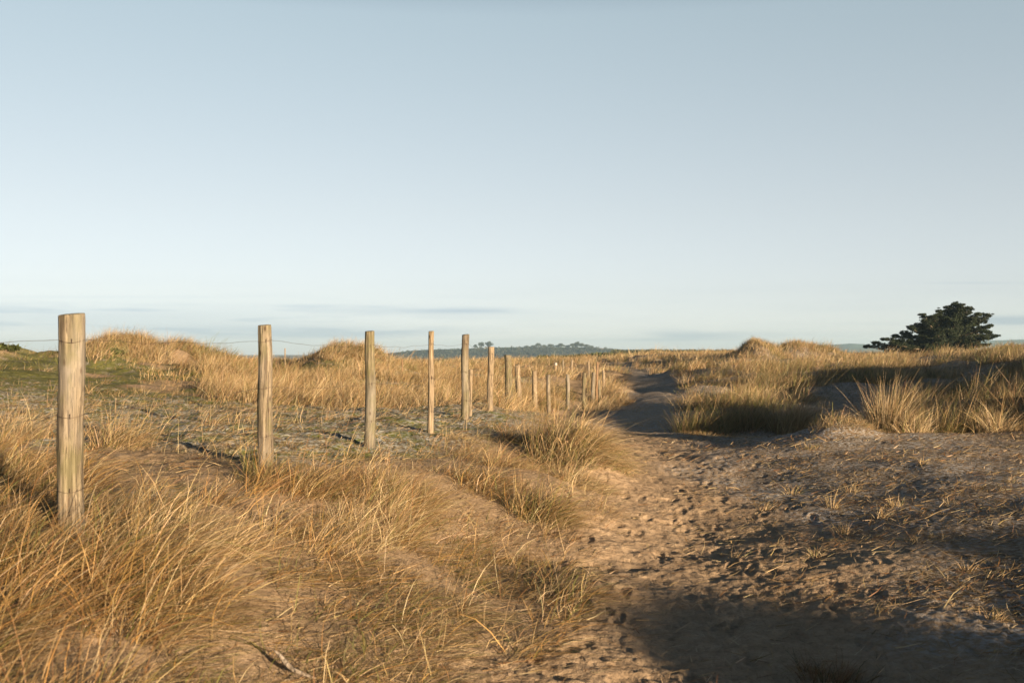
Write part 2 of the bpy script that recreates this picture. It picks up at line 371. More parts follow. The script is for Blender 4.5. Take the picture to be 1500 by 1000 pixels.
def clumps(cx, cy, k, R, L, W, mix, spread, wind, droop, rng, segs=3, hshare=None, lowtilt=0.):
    """many clumps of k blades each -> blade arrays"""
    m = len(cx)
    k = np.broadcast_to(np.asarray(k, int), (m,))
    idx = np.repeat(np.arange(m), k); n = len(idx)
    def ex(v): v = np.asarray(v, float); return np.broadcast_to(v, (m,))[idx]
    a = rng.uniform(0, 2 * math.pi, n); rad = np.sqrt(rng.uniform(0, 1, n))
    ox = np.cos(a) * rad; oy = np.sin(a) * rad
    x = cx[idx] + ox * ex(R); y = cy[idx] + oy * ex(R)
    z = H(x, y, fine=False) - .015
    ll = ex(L) * rng.uniform(.45, 1.1, n) * (1 - .25 * rad)
    wdir = np.asarray(wind, float)
    cw = rng.normal(0, .34, (m, 2))[idx]
    ll = ll * np.clip(rng.normal(1, .22, m), .5, 1.6)[idx]
    ws = rng.uniform(.3, 1.25, (n, 1))
    tilt = np.stack([ox, oy], 1) * ex(spread)[:, None] * rng.uniform(.3, 1.2, (n, 1)) + wdir * ws * .55 + rng.normal(0, .13, (n, 2)) + cw * .5
    tilt *= (1 + lowtilt)
    bend = tilt * rng.uniform(.1, .9, (n, 1)) + wdir * ws * .40 + cw * .5 + rng.normal(0, .16, (n, 2))
    dr = ex(droop) * rng.uniform(.2, 1.4, n)
    mixes = mix if isinstance(mix, list) else [mix]
    nv = fbm(cx * .5, cy * .5, 12, 2) + rng.normal(0, .33, m)         # kinds grow in patches
    sel = (np.argsort(np.argsort(nv)) * len(mixes) // m if m > 1 else rng.integers(0, len(mixes), 1))[idx]; col = np.zeros((n, 3))
    for i, mx in enumerate(mixes):
        s = sel == i
        if s.any(): col[s] = blade_cols(int(s.sum()), mx, rng)
    col *= rng.uniform(.82, 1.15, m)[idx][:, None]
    return blades(np.stack([x, y, z], 1), ll, ex(W) * rng.uniform(.6, 1.3, n), tilt, bend, dr, col, rng, segs)

def joinV(parts):
    V = []; Fc = []; K = []; o = 0
    for v, f, c in parts:
        V.append(v); Fc.append(f + o); K.append(c); o += len(v)
    return np.concatenate(V), np.concatenate(Fc), np.concatenate(K)

def stuff(name, parts, label, mat=M_GRASS):
    v, f, c = joinV(parts); o = link(name, mesh_np(name, v, f, np.clip(c, .01, .9), False, mat))
    tag(o, label, kind='stuff'); return o

STRAW = {'straw': 5, 'tan': 4, 'pale': 2, 'rust': 1.2, 'green': .8}
GOLD = {'gold': 5, 'tan': 3, 'rust': 2, 'green': 1.2, 'pale': 1}
BROWN = {'tan': 5, 'straw': 3, 'rust': 2.5, 'green': 1, 'pale': 1}
OLIVE = {'green': 4, 'straw': 3, 'tan': 3, 'dark': 1}
PALE = {'pale': 4, 'straw': 4, 'tan': 2, 'green': .6}

def sample(n, x0, x1, y0, y1, rng):
    return rng.uniform(x0, x1, n), rng.uniform(y0, y1, n)

def near_grass():
    rng = np.random.default_rng(101); parts = []
    # the dense bank of marram round the first posts
    A = [(-900, 2000), (-900, 640), (40, 650), (200, 715), (330, 735), (400, 700), (560, 700), (640, 735), (650, 770), (600, 800), (520, 830), (420, 850), (330, 890), (250, 950), (170, 1020), (120, 1300), (0, 2000)]
    x, y = sample(9000, -5.5, .4, 1.6, 8.2, rng); px, py = pix(x, y, H(x, y, False))
    nz = fbm(x * 1.1, y * 1.1, 61, 2)
    k = inpoly(px + 25 * nz, py, A) & (nz + .5 * fbm(x * 3, y * 3, 63, 2) > -.24) & (np.hypot(x, y) > 1.9)
    x, y, nz = x[k], y[k], nz[k]
    keep = rng.uniform(0, 1, len(x)) < np.where(y < 5.2, .60, .40); x, y, nz = x[keep], y[keep], nz[keep]
    L = np.interp(y, [2, 4, 5.5, 8], [.40, .39, .35, .31]) * (1 + .25 * nz)
    parts.append(clumps(x, y, 32, .09, L, .0034, [GOLD, BROWN, {'rust': 3, 'tan': 3, 'gold': 2}, OLIVE, GOLD, PALE], .5, WIND * 1.4, .34, rng, 4))
    s = rng.choice(len(x), len(x) // 3)                              # wind flattened swathes
    parts.append(clumps(x[s], y[s], 30, .09, L[s] * 1.15, .0034, [GOLD, PALE, BROWN, GOLD], .5, WIND * 1.9, .7, rng, 5, lowtilt=.4))
    # bleached tall stems
    s = rng.choice(len(x), 260)
    parts.append(clumps(x[s], y[s], 3, .06, L[s] * 1.25, .003, PALE, .3, WIND * .8, .2, rng, 5))
    # flattened grass combed over the sand
    B = [(-100, 1300), (330, 860), (560, 800), (640, 790), (760, 800), (880, 860), (860, 900), (800, 960), (760, 1200)]
    x, y = sample(2200, -2.8, .8, 2.6, 6.8, rng); px, py = pix(x, y, H(x, y, False)); nz = fbm(x * 1.3, y * 1.3, 66, 2)
    k = inpoly(px, py, B) & (nz > -.14); x, y = x[k], y[k]
    parts.append(clumps(x, y, 22, .09, .34, .0034, [GOLD, BROWN, PALE, OLIVE, {'green': 3, 'dark': 2, 'gold': 2}, GOLD], .7, WIND * 1.6, .6, rng, 4, lowtilt=1.1))
    D = [(640, 640), (780, 640), (880, 690), (900, 760), (860, 830), (700, 830), (640, 770)]
    x, y = sample(1600, -1.6, 1.4, 6.0, 13, rng); px, py = pix(x, y, H(x, y, False)); nz = fbm(x * .9, y * .9, 67, 2)
    k = inpoly(px, py, D) & (nz > -.1); x, y = x[k], y[k]
    parts.append(clumps(x, y, 22, .11, .30, .0034, [BROWN, STRAW, BROWN], .7, WIND * 1.4, .5, rng, 3, lowtilt=.7))
    stuff('marram_grass', parts, 'dense tangle of dry marram grass swept rightwards round the nearest posts')

def flat_grass():
    rng = np.random.default_rng(102); parts = []
    # thin tussocky grass on the mossy flat behind the fence
    x, y = sample(6000, -14, 1.0, 7.0, 22, rng); px, py = pix(x, y, H(x, y, False)); nz = fbm(x * .55, y * .55, 71, 3)
    lim = np.interp(y, [7, 9, 11, 13, 18, 22], [-1.3, -.6, -.1, .4, .9, 1.0])
    k = (x < lim) & (nz > .10) & (px > -250); x, y = x[k], y[k]
    keep = rng.uniform(0, 1, len(x)) < .55; x, y = x[keep], y[keep]
    parts.append(clumps(x, y, 16, .13, rng.uniform(.12, .34, len(x)), .0045, [STRAW, BROWN, BROWN], .6, WIND * 1.0, .35, rng, 3))
    # lone stems
    x, y = sample(700, -9, .6, 7, 16, rng); k = x < np.interp(y, [7, 9, 11, 13, 18], [-1.2, -.6, -.3, 0, .3]); x, y = x[k], y[k]
    parts.append(clumps(x, y, 3, .05, .40, .0035, [STRAW, PALE], .5, WIND, .2, rng, 4))
    # bands of tall grass at the far edge of the flat
    x, y = sample(5200, -11, 1.6, 16.5, 30, rng); px, py = pix(x, y, H(x, y, False)); nz = fbm(x * .4, y * .4, 72, 2)
    band = inpoly(px, py + 14 * nz, [(300, 615), (420, 606), (700, 606), (770, 600), (800, 585), (850, 575), (860, 545), (300, 545)])
    k = band & (nz > -.12); x, y = x[k], y[k]
    parts.append(clumps(x, y, 30, .22, .54, .0065, [STRAW, STRAW, PALE, BROWN], .35, WIND * .75, .22, rng, 3))
    # short turf among the moss
    x, y = sample(22000, -12, 1.0, 6.2, 19, rng)
    lim = np.interp(y, [6, 7, 9, 11, 13, 18, 22], [-1.9, -1.2, -.5, 0, .5, 1.0, 1.1]); px, py = pix(x, y, 0.6)
    k = (x < lim) & (px > -150) & (fbm(x * .8, y * .8, 74, 2) > -.25); x, y = x[k], y[k]
    T = {'green': 2, 'tan': 3, 'rust': 2, 'pale': 2, 'dark': 1}
    parts.append(clumps(x, y, 6, .05, .055, .0042, T, .9, WIND * .6, .2, rng, 2))
    x, y = sample(7000, -13, 1.0, 7., 24, rng); lim = np.interp(y, [6, 7, 9, 11, 13, 18, 22], [-1.9, -1.2, -.5, 0, .5, 1.0, 1.1]); px, py = pix(x, y, H(x, y, False))
    k = (x < lim) & (px > -150) & (fbm(x * .9, y * 1.3, 75, 3) > .26); x, y = x[k], y[k]
    parts.append(clumps(x, y, 34, .09, .035, .006, [{'green': 4, 'dark': 1}, {'green': 3, 'straw': 1.5}, {'rust': 2, 'green': 1, 'tan': 1}], 1.2, WIND * .2, .1, rng, 2))
    stuff('dune_turf', parts, 'thin frosted turf and straw coloured grass on the mossy flat behind the fence')

def dune_grass():
    rng = np.random.default_rng(103); parts = []
    def zone(n, x0, x1, y0, y1, k, R, L, W, fn, mix, wind=.7, droop=.25, segs=2):
        x, y = sample(n, x0, x1, y0, y1, rng)
        s = x / y; ok = (np.abs(s) < .62)
        x, y = x[ok], y[ok]; px, py = pix(x, y, H(x, y, False)); p, c, w = masks(x, y)
        kk = fn(x, y, px, py, p); x, y = x[kk], y[kk]
        l = L * (1 + .35 * fbm(x * .3, y * .3, 91, 2))
        parts.append(clumps(x, y, k, R, l, W, mix, .4, WIND * wind, droop, rng, segs))
    def nzf(x, y, f, s): return fbm(x * f, y * f, s, 2)
    mossslope = [(-300, 520), (0, 498), (60, 505), (150, 530), (240, 560), (320, 585), (300, 640), (-300, 640)]
    # left dunes
    def dl(t, f, sd): return lambda x, y: nzf(x, y, f, sd) + .6 * nzf(x, y, f * 3.1, sd + 40) > t
    g1, g2, g3 = dl(.15, .22, 81), dl(-.04, .13, 82), dl(.04, .25, 83)
    left = lambda x, y, px, py, p: (~inpoly(px, py, mossslope)) & (px < 830) & (p < .4) & (py < 600 - 8 * nzf(x, y, .3, 85))
    zone(7500, -27, 3, 21, 46, 46, .26, .55, .010, lambda x, y, px, py, p: left(x, y, px, py, p) & g1(x, y), [PALE, STRAW, STRAW, BROWN, {'rust': 3, 'tan': 4, 'dark': 1}, {'green': 5, 'dark': 2, 'tan': 2}])
    zone(3600, -27, 3, 21, 46, 16, .35, .30, .009, lambda x, y, px, py, p: left(x, y, px, py, p), [BROWN, STRAW])
    zone(1100, -27, -2, 20, 36, 26, .28, .26, .010, lambda x, y, px, py, p: (px < 330) & (nzf(x, y, .4, 84) > .14), [OLIVE, {'green': 4, 'dark': 2}])
    # middle distance
    zone(10500, -40, 48, 42, 92, 32, .40, .72, .017, lambda x, y, px, py, p: (p < .35) & g2(x, y), [PALE, STRAW, BROWN, STRAW, {'green': 3, 'dark': 2, 'tan': 3}])
    zone(5000, -40, 48, 42, 92, 12, .5, .32, .016, lambda x, y, px, py, p: (p < .35), [BROWN, STRAW])
    mnd = np.array([(-750 + m_[0], m_[1], m_[3], m_[4]) for m_ in MOUNDS if m_[2] > .3 and m_[1] > 20])
    for (bp, dd, sx, sy) in mnd:
        q = 150; x = bp / F * dd + rng.normal(0, sx * .8, q); y = dd + rng.normal(0, sy * .6, q)
        parts.append(clumps(x, y, 30, .28, .5, .010 * dd / 40, [STRAW, STRAW, PALE, OLIVE], .45, WIND * .6, .25, rng, 2))
    # right slope
    zone(5200, 2, 28, 25, 46, 44, .28, .72, .0105, lambda x, y, px, py, p: (px > 960) & (p < .25) & g3(x, y) & ~((px > 1185) & (px < 1275) & (y < 31)), [PALE, STRAW, BROWN, OLIVE, {'green': 4, 'dark': 2, 'tan': 2}])
    zone(1800, 2, 28, 25, 46, 16, .3, .3, .009, lambda x, y, px, py, p: (px > 980) & (p < .25) & ~((px > 1185) & (px < 1275) & (y < 31)), [BROWN, OLIVE])
    zone(1100, 4, 14, 17.5, 27, 36, .24, .75, .008, lambda x, y, px, py, p: (px > 1290) & (nzf(x, y, .35, 86) > -.05), [STRAW, OLIVE, BROWN])
    zone(6500, -75, 85, 90, 165, 18, .7, .8, .036, lambda x, y, px, py, p: g2(x, y), [STRAW, PALE, BROWN, OLIVE], segs=2)
    # crest of the path bank
    zone(900, .6, 4, 26, 44, 22, .22, .5, .010, lambda x, y, px, py, p: (px < 925) & (px > 860) & (p < .3), [STRAW, PALE])
    # dunes beside and behind the camera (seen only by their shadows)
    xs = []; ys = []
    for (dx, dy, hh, sx, sy, ro) in OUT_DUNES[:4]:
        q = 260; xs.append(rng.normal(dx, sx * .62, q)); ys.append(rng.normal(dy, sy * .62, q))
    x = np.concatenate(xs); y = np.concatenate(ys)
    parts.append(clumps(x, y, 26, .2, .34, .009, [STRAW, OLIVE, BROWN], .4, WIND * .7, .25, rng, 2))
    stuff('dune_grass', parts, 'golden marram grass covering the dunes behind the fence and beyond the path')

def litter():
    rng = np.random.default_rng(104)
    # dead straws lying on the trampled ground
    n = 120000
    d = 3.6 * np.exp(rng.uniform(0, 1, n) ** .9 * math.log(17 / 3.6)); s = rng.uniform(-.56, .60, n)
    x = s * d; y = d; p, c, w = masks(x, y); px, py = pix(x, y, H(x, y, False))
    nz = fbm(x * 1.3, y * 1.3, 95, 3); right = (x - c) / w
    prob = np.where(right > .1, .2 + .8 * sstep(-.25, .3, nz), .22 + .3 * sstep(0, .4, nz)) * (1 - .7 * p)
    k = rng.uniform(0, 1, n) < prob; x, y, d = x[k], y[k], d[k]; n = len(x)
    z = H(x, y, True) + .004
    L = rng.uniform(.03, .14, n) * (1 + (rng.uniform(0, 1, n) < .06) * 1.3)
    a = rng.normal(.25, 1.1, n); el = np.abs(rng.normal(.0, .22, n))
    tl = np.stack([np.cos(a), np.sin(a)], 1) / np.maximum(el, .05)[:, None]
    bend = rng.normal(0, .18, (n, 2)); W = .0032 + .0004 * d
    col = blade_cols(n, {'pale': 3, 'straw': 4, 'tan': 4, 'rust': 2.5}, rng)
    extra = []
    x2, y2 = sample(15000, .6, 9, 5.2, 17, rng); p2, c2, w2 = masks(x2, y2); r2 = (x2 - c2) / w2; n2 = fbm(x2 * 1.1, y2 * 1.1, 97, 3)
    k2 = (x2 / y2 < .58) & (r2 > .5 - .5 * n2) & (n2 > -.1) & (rng.uniform(0, 1, len(x2)) < .35 + .5 * n2); x2, y2 = x2[k2], y2[k2]
    extra.append(clumps(x2, y2, 9, .06, .06, .0038, [STRAW, PALE, BROWN, {'rust': 3, 'tan': 3}], 1.0, WIND * .9, .4, rng, 2, lowtilt=.6))
    v = extra + [blades(np.stack([x, y, z], 1), L, W * rng.uniform(.6, 1.4, n), tl, bend, rng.uniform(0, .08, n), col, rng, 2)]
    stuff('dry_litter', v, 'scattered dead straws lying on the trampled sandy ground')

near_grass(); flat_grass(); dune_grass(); litter()

# ------------------------------------------------------------------ single tussocks
def tussock(px, d, n, R, L, W, mix, label, wind=.7, spread=.55, droop=.3, group=None, squash=1., lowtilt=0., dy=0.):
    x = (px - 750) / F * d; y = d; z = float(H(np.array([x]), np.array([y]), False)[0])
    rng = np.random.default_rng(int(px * 13 + d * 101))
    m = max(1, n // 40)
    a = rng.uniform(0, 2 * math.pi, m); rad = np.sqrt(rng.uniform(0, 1, m)) * R * .8
    rr = np.clip(1 - (rad / R) ** 2 * .5, .4, 1)
    ox, oy = np.cos(a) * rad, np.sin(a) * rad * squash
    # each sub-clump leans outwards
    parts = []
    for i in range(m):
        wv = WIND * wind + np.array([ox[i], oy[i]]) / R * spread * .8
        parts.append(clumps(np.array([x + ox[i]]), np.array([y + oy[i]]), 40, R * .28 + .03, L * rr[i], W, mix, spread, wv, droop, rng, 4, lowtilt=lowtilt))
    v, f, c = joinV(parts)
    v = v - np.array([x, y, z])
    o = link('marram_tussock', mesh_np('marram_tussock', v, f, np.clip(c, .01, .9), False, M_GRASS), loc=(x, y, z))
    return tag(o, label, 'grass tussock', group)

G1 = 'marram tussocks along the path'
tussock(832, 10.2, 3600, .46, .66, .0054, [PALE, STRAW, STRAW, OLIVE], 'tall straw coloured tussock arching over the left edge of the sandy path', 1.2, .7, .75, G1)
tussock(874, 10.5, 2200, .36, .58, .0052, [STRAW, OLIVE, PALE], 'greenish tipped tussock leaning towards the path beside the tallest arching one', 1.3, .7, .8, G1)
tussock(792, 7.6, 1900, .28, .46, .0044, [OLIVE, GOLD, STRAW], 'low olive tussock combed rightwards on sand below the arching tussock', 1.5, .6, .5, G1, lowtilt=.3)
tussock(745, 8.9, 700, .30, .34, .0036, BROWN, 'flattened rusty brown tussock left of the low olive one', 1.4, .6, .5, G1, lowtilt=.4)
tussock(705, 8.0, 1300, .30, .36, .0042, [GOLD, BROWN], 'golden brown tussock on the bank left of the low olive one', 1.5, .7, .6, G1, lowtilt=.3)
tussock(778, 11.2, 1300, .34, .42, .0046, [BROWN, GOLD], 'rusty brown tussock tucked against the left side of the tall arching one', 1.2, .7, .6, G1, lowtilt=.2)
tussock(845, 9.3, 1300, .30, .40, .0046, [STRAW, PALE], 'pale straw tussock spilling down the sand just below the tall arching one', 1.5, .7, .7, G1, lowtilt=.3)
tussock(668, 10.4, 420, .22, .26, .0038, PALE, 'small bleached tussock on the flat right of the thin pale post', 1.5, .7, .6, G1, lowtilt=.5)
tussock(175, 8.2, 700, .26, .55, .004, STRAW, 'upright straw tussock just behind the nearest post', .9, .5, .3, G1)
tussock(30, 9.5, 700, .35, .55, .004, PALE, 'bleached tussock at the left border of the picture behind the bank', .8, .5, .3, G1)
tussock(390, 6.6, 500, .22, .40, .0036, [BROWN, OLIVE], 'brown tussock wrapped round the foot of the second post', .9, .6, .35, G1)
tussock(480, 6.5, 700, .26, .40, .0036, BROWN, 'brown tussock on the bank between the second and third posts', 1.2, .6, .4, G1)
tussock(585, 7.0, 800, .28, .42, .0036, STRAW, 'swept straw tussock at the right end of the grassy bank', 1.3, .6, .45, G1)
tussock(690, 4.9, 500, .30, .34, .003, [OLIVE, BROWN], 'flat olive tuft combed over the sand slope in the foreground', 1.7, .6, .6, G1, lowtilt=.9)
tussock(600, 4.25, 420, .26, .36, .003, [OLIVE, STRAW], 'flat dark tuft on the sand nearest the bottom border', 1.7, .6, .6, G1, lowtilt=.9)
G2 = 'marram tussocks beyond the crest'
for (px, d, n, R, L, mix, lab) in [
  (1035, 20.8, 1900, .75, .95, OLIVE, 'broad shaded tussock right of where the path dips, with sunlit tips'),
  (1095, 21.2, 1900, .75, .92, [OLIVE, STRAW], 'middle tussock of the dark clump beyond the crest'),
  (1160, 20.6, 1900, .48, 1.32, [STRAW, PALE], 'tall sunlit tussock at the right end of the dark clump'),
  (1296, 14.6, 1500, .36, 1.0, [PALE, STRAW], 'tall bleached tussock standing on the crest right of the hollow'),
  (1328, 14.2, 700, .34, .60, PALE, 'shorter pale tussock in front of the tall bleached one on the crest'),
  (1398, 14.6, 1000, .45, .88, [STRAW, OLIVE], 'spiky sparse tussock with long loose stems on the right crest'),
  (1455, 14.2, 650, .28, .58, PALE, 'short pale tussock near the right border of the picture'),
  (1497, 15.2, 1500, .5, 1.15, BROWN, 'tall brown tussock cut by the right border of the picture'),
  (905, 31, 700, .5, .5, STRAW, 'rounded tussock on the bank above the far bend of the path'),
  (820, 33, 1000, .6, .8, [OLIVE, {'dark': 3, 'green': 2}], 'dark shaded tussock behind the small far posts'),  # its shade is put into the colour by the darker blade mix
  ]:
    tussock(px, d, n, R, L, .006 if d < 24 else .009, mix, lab, .35, .45, .18, G2)
G3 = 'low tufts on the trampled ground'
tussock(1232, 13.9, 1700, .46, .34, .0042, [PALE, STRAW], 'rounded golden tussock crowning the small mound on the crest', 1.2, .7, .6, G3, lowtilt=.3)
tussock(1185, 12.6, 300, .25, .24, .004, [OLIVE, STRAW], 'low tuft on the shaded foot of the small mound', 1.0, .7, .5, G3, lowtilt=.3)
tussock(1045, 16.6, 640, .5, .20, .004, [STRAW, BROWN], 'thin fringe of short grass along the lip of the path crest', .8, .5, .3, G3, squash=.3)
tussock(1010, 16.8, 300, .4, .14, .004, BROWN, 'short brown fringe at the left end of the crest lip', .8, .5, .3, G3, squash=.3)
tussock(1212, 4.5, 420, .17, .20, .003, {'rust': 4, 'dark': 2, 'tan': 2}, 'rusty brown tuft standing in the deep shade at the bottom border', .3, .7, .3, G3)
rngt = np.random.default_rng(77)
for (px, d, L) in [(1160, 9.8, .20), (1245, 9.6, .22), (1120, 9.0, .16), (1195, 6.9, .16), (1290, 8.2, .20), (1310, 8.6, .16), (1232, 7.7, .18), (1395, 8.5, .16),
                   (1480, 9.4, .17), (1340, 7.2, .13), (1075, 7.0, .12), (1420, 6.2, .13), (1350, 10.8, .15), (1160, 11.3, .16), (1220, 8.8, .17), (1290, 5.4, .11), (1450, 5.2, .12), (1110, 5.9, .10)]:
    tussock(px, d, 80, .05, L * 1.15, .0040, [PALE, STRAW], 'small spiky pale tuft growing out of the trodden frosted sand', .7, .9, .3, 'small spiky tufts on the trodden sand')

# ------------------------------------------------------------------ fence posts
def post(px, top, base, wpx, d, mat, label, lean=0., group='fence posts beside the path', seed=0, hi=True, xyz=None, flat=0., parts=True):
    """px at the base; lean = sideways shift of the top in px"""
    if xyz is None:
        x = (px - 750) / F * d; y = d; zb = CAMZ - (base - HY) / F * d; zt = CAMZ - (top - HY) / F * d
        zg = float(H(np.array([x]), np.array([y]), False)[0]); zg = min(zb, zg)
    else: (x, y, zb, zt) = xyz; zg = zb
    R0 = wpx * d / F / 2; lx = lean * d / F
    rng = np.random.default_rng(seed + 500)
    na, nz = (40, 48) if hi else (14, 14)
    h = zt - zg; zz = np.concatenate([np.linspace(-.35, h - .006, nz), [h]])
    A = np.arange(na) / na * 2 * math.pi
    cr = [(rng.uniform(0, 6.28), rng.uniform(.1, .8) * h, rng.uniform(.2, .5) * h, rng.uniform(.04, .10)) for _ in range(7)]
    cr += [(rng.uniform(3.6, 5.6), h, rng.uniform(.15, .35) * h, .07) for _ in range(2)]   # splits from the top
    V = []
    ph = rng.uniform(0, 50)
    for iz, zc in enumerate(zz):
        t = max(zc, 0) / h
        Rb = R0 * (1.04 - .10 * t) * (1 + .05 * math.sin(zc * 3.1 + ph))
        cx = lx * t + R0 * .22 * math.sin(zc * 2.3 + ph) + R0 * .08 * math.sin(zc * 7 + ph * 2); cy = R0 * .2 * math.sin(zc * 2.9 + ph * 1.7)
        r = np.full(na, Rb)
        r = r * (1 + .055 * pnoise(np.cos(A) * 1.3 + ph, np.sin(A) * 1.3 + zc * 2.2, seed) + .03 * pnoise(np.cos(A) * 4 + ph, np.sin(A) * 4 + zc * 1.6, seed + 3)
                 + .035 * pnoise(A * 3 + ph, np.full(na, zc * 14.), seed + 5) * (1 if hi else .3))
        for (ca, cz, cl, cw) in cr:
            da = (A - ca - .25 * math.sin(zc * 3 + ca) + math.pi) % (2 * math.pi) - math.pi
            r -= Rb * .20 * np.exp(-(da / cw) ** 2) * math.exp(-((zc - cz) / cl) ** 4)
        if iz == len(zz) - 1: r = r * .955
        zc2 = zc + (flat * R0 * np.cos(A - 1.0) + .05 * R0 * pnoise(A * 2, A * 0 + ph, seed)) * sstep(h - .12, h, np.array(zc))
        V.append(np.stack([cx + r * np.cos(A), cy + r * np.sin(A), np.broadcast_to(zc2, (na,))], 1))
    V = np.concatenate(V); nr = len(zz)
    faces = []
    for i in range(nr - 1):
        for j in range(na):
            j2 = (j + 1) % na; faces.append((i * na + j, i * na + j2, (i + 1) * na + j2, (i + 1) * na + j))
    ctr = V[-na:].mean(0); inner = ctr + (V[-na:] - ctr) * .5; inner[:, 2] += .002
    k = len(V); V = np.concatenate([V, inner, ctr[None] + [0, 0, .002]])
    for j in range(na):
        j2 = (j + 1) % na; faces.append((k - na + j, k - na + j2, k + j2, k + j)); faces.append((k + j, k + j2, k + na, k + na))
    me = bpy.data.meshes.new('fence_post'); me.from_pydata([tuple(v) for v in V], [], [tuple(dict.fromkeys(f)) for f in faces])
    me.polygons.foreach_set('use_smooth', np.ones(len(me.polygons), bool)); me.materials.append(mat); me.update()
    o = link('fence_post', me, loc=(x, y, zg)); tag(o, label, 'fence post', group)
    return dict(o=o, x=x, y=y, zg=zg, h=h, R=R0, lx=lx, ph=ph)

def tube(pts, r, sides=6):
    pts = np.asarray(pts, float); n = len(pts)
    tan = np.gradient(pts, axis=0); tan /= np.linalg.norm(tan, axis=1, keepdims=True) + 1e-9
    up = np.where(np.abs(tan[:, 2:3]) > .9, np.array([[1., 0, 0]]), np.array([[0, 0, 1.]]))
    s = np.cross(tan, up); s /= np.linalg.norm(s, axis=1, keepdims=True); b = np.cross(s, tan)
    a = np.arange(sides) / sides * 2 * math.pi; r = np.broadcast_to(np.asarray(r, float), (n,))
    V = pts[:, None, :] + r[:, None, None] * (np.cos(a)[None, :, None] * s[:, None, :] + np.sin(a)[None, :, None] * b[:, None, :])
    i = (np.arange(n - 1) * sides)[:, None]; j = np.arange(sides)[None, :]; j2 = (j + 1) % sides
    Fq = np.stack([i + j, i + j2, i + sides + j2, i + sides + j], -1).reshape(-1, 4)
    return V.reshape(-1, 3), Fq

P = []
P.append(post(0, 0, 0, 37 * 4.7 / 2.5, 2.5, M_WOOD, 'weathered post outside the left border holding the wires', seed=40, xyz=(-2.45, 2.5, .5, 1.58)))
P.append(post(108, 460, 790, 37, 4.73, M_WOOD, 'thick weathered wooden post standing nearest, in the dense marram grass', -3, seed=1, flat=.12))
P.append(post(388, 476, 685, 21, 7.0, M_WOOD, 'weathered wooden post second along the fence from the nearest', -1, seed=2, flat=.1))
P.append(post(541, 485, 655, 15.5, 9.0, M_WOODG, 'greenish grey wooden post standing on frosted moss left of the thin pale post', 3, seed=3, flat=.1))
P.append(post(630, 485, 637, 8.6, 10.6, M_WOODP, 'thin pale post, the slimmest of the near part of the fence', 3, seed=4, flat=.1))
P.append(post(681, 490, 614, 11.5, 12.8, M_WOOD, 'reddish brown wooden post just right of the thin pale post', 2, seed=5, flat=.15))
P.append(post(719, 508, 597, 9.2, 15.5, M_WOODP, 'straight tan post left of the broad stout post', 0, seed=6, hi=True))
P.append(post(745, 520, 598, 11, 18, M_WOODG, 'broad stout greyish post, widest of the distant row', -1, seed=7))
P.append(post(761, 534, 599, 7.8, 20.5, M_WOODP, 'crooked tan post right of the broad stout one', -4, seed=8, flat=.25))
SM = [
 (689.5, 541, 612, 6, 13.6, M_WOODP, 'slim pale short post tucked close behind the reddish brown post', 0),
 (783, 543, 605, 7, 22.5, M_WOODP, 'short tan post, first one right of the crooked post', -1),
 (804, 549, 609, 6.2, 24.5, M_WOOD, 'short tan post above the arching tussock, lowest of the row', 0),
 (832, 548, 603, 6.0, 27, M_WOOD, 'short post standing before the dark shaded tussock', -1),
 (855, 546, 597, 5.4, 30, M_WOODG, 'short greyish post just left of the tight cluster of posts', 1),
 (867, 545, 591, 5.6, 32, M_WOOD, 'stouter grey brown post at the left of the tight cluster', 2),
 (874, 530, 590, 3.4, 33, M_WOODO, 'thin orange brown stake rising highest from the tight cluster', 1),
 (879, 556, 590, 5, 33.5, M_WOODG, 'grey leaning post low in the tight cluster', -3),
 (884, 542, 574, 4.4, 36, M_WOODP, 'pale post at the right end of the cluster by the path bend', 0),
 (769.5, 534, 550, 3.4, 52, M_WOODO, 'tiny stub of a post in the grass far behind the crooked post', 0),
 (814, 531, 552, 4.0, 47, M_WOODP, 'tiny far post with a whitish top behind the dark shaded tussock', 0),
 (825, 527, 548, 2.8, 50, M_WOOD, 'tiny far post just right of the white topped one', 0),
 (838, 527, 550, 3.2, 48, M_WOODP, 'tiny far post midway between the white topped one and the cluster', 0),
 (863, 529, 556, 2.8, 44, M_WOODP, 'slender far post rising behind the tight cluster', -1),
 (589.5, 526, 548, 1.8, 36, M_WOODO, 'thin tan stake alone on the dune flank left of the thin pale post', 0),
 (417.5, 510, 522, 1.8, 39, M_WOODP, 'tiny stake on the dune skyline right of the second post', 0),
]
for i, (px, t, b, w, d, m, lab, ln) in enumerate(SM):
    pp = post(px, t, b, w, d, m, lab, ln, seed=20 + i, hi=d < 25, group='fence posts beside the path')
    if 'whitish' in lab:                                             # the painted top of that one post
        zt_ = np.linspace(-.12, .010, 6); v, f = tube(np.stack([zt_ * 0 + pp['lx'], zt_ * 0, pp['h'] + zt_], 1), np.array([1.1, 1.1, 1.1, 1.1, 1.06, .02]) * pp['R'], 14)
        link('painted_top', mesh_np('painted_top', v, f, None, True, plain('white_paint', (.27, .265, .25), .8, 0, 8, .1)), pp['o'])

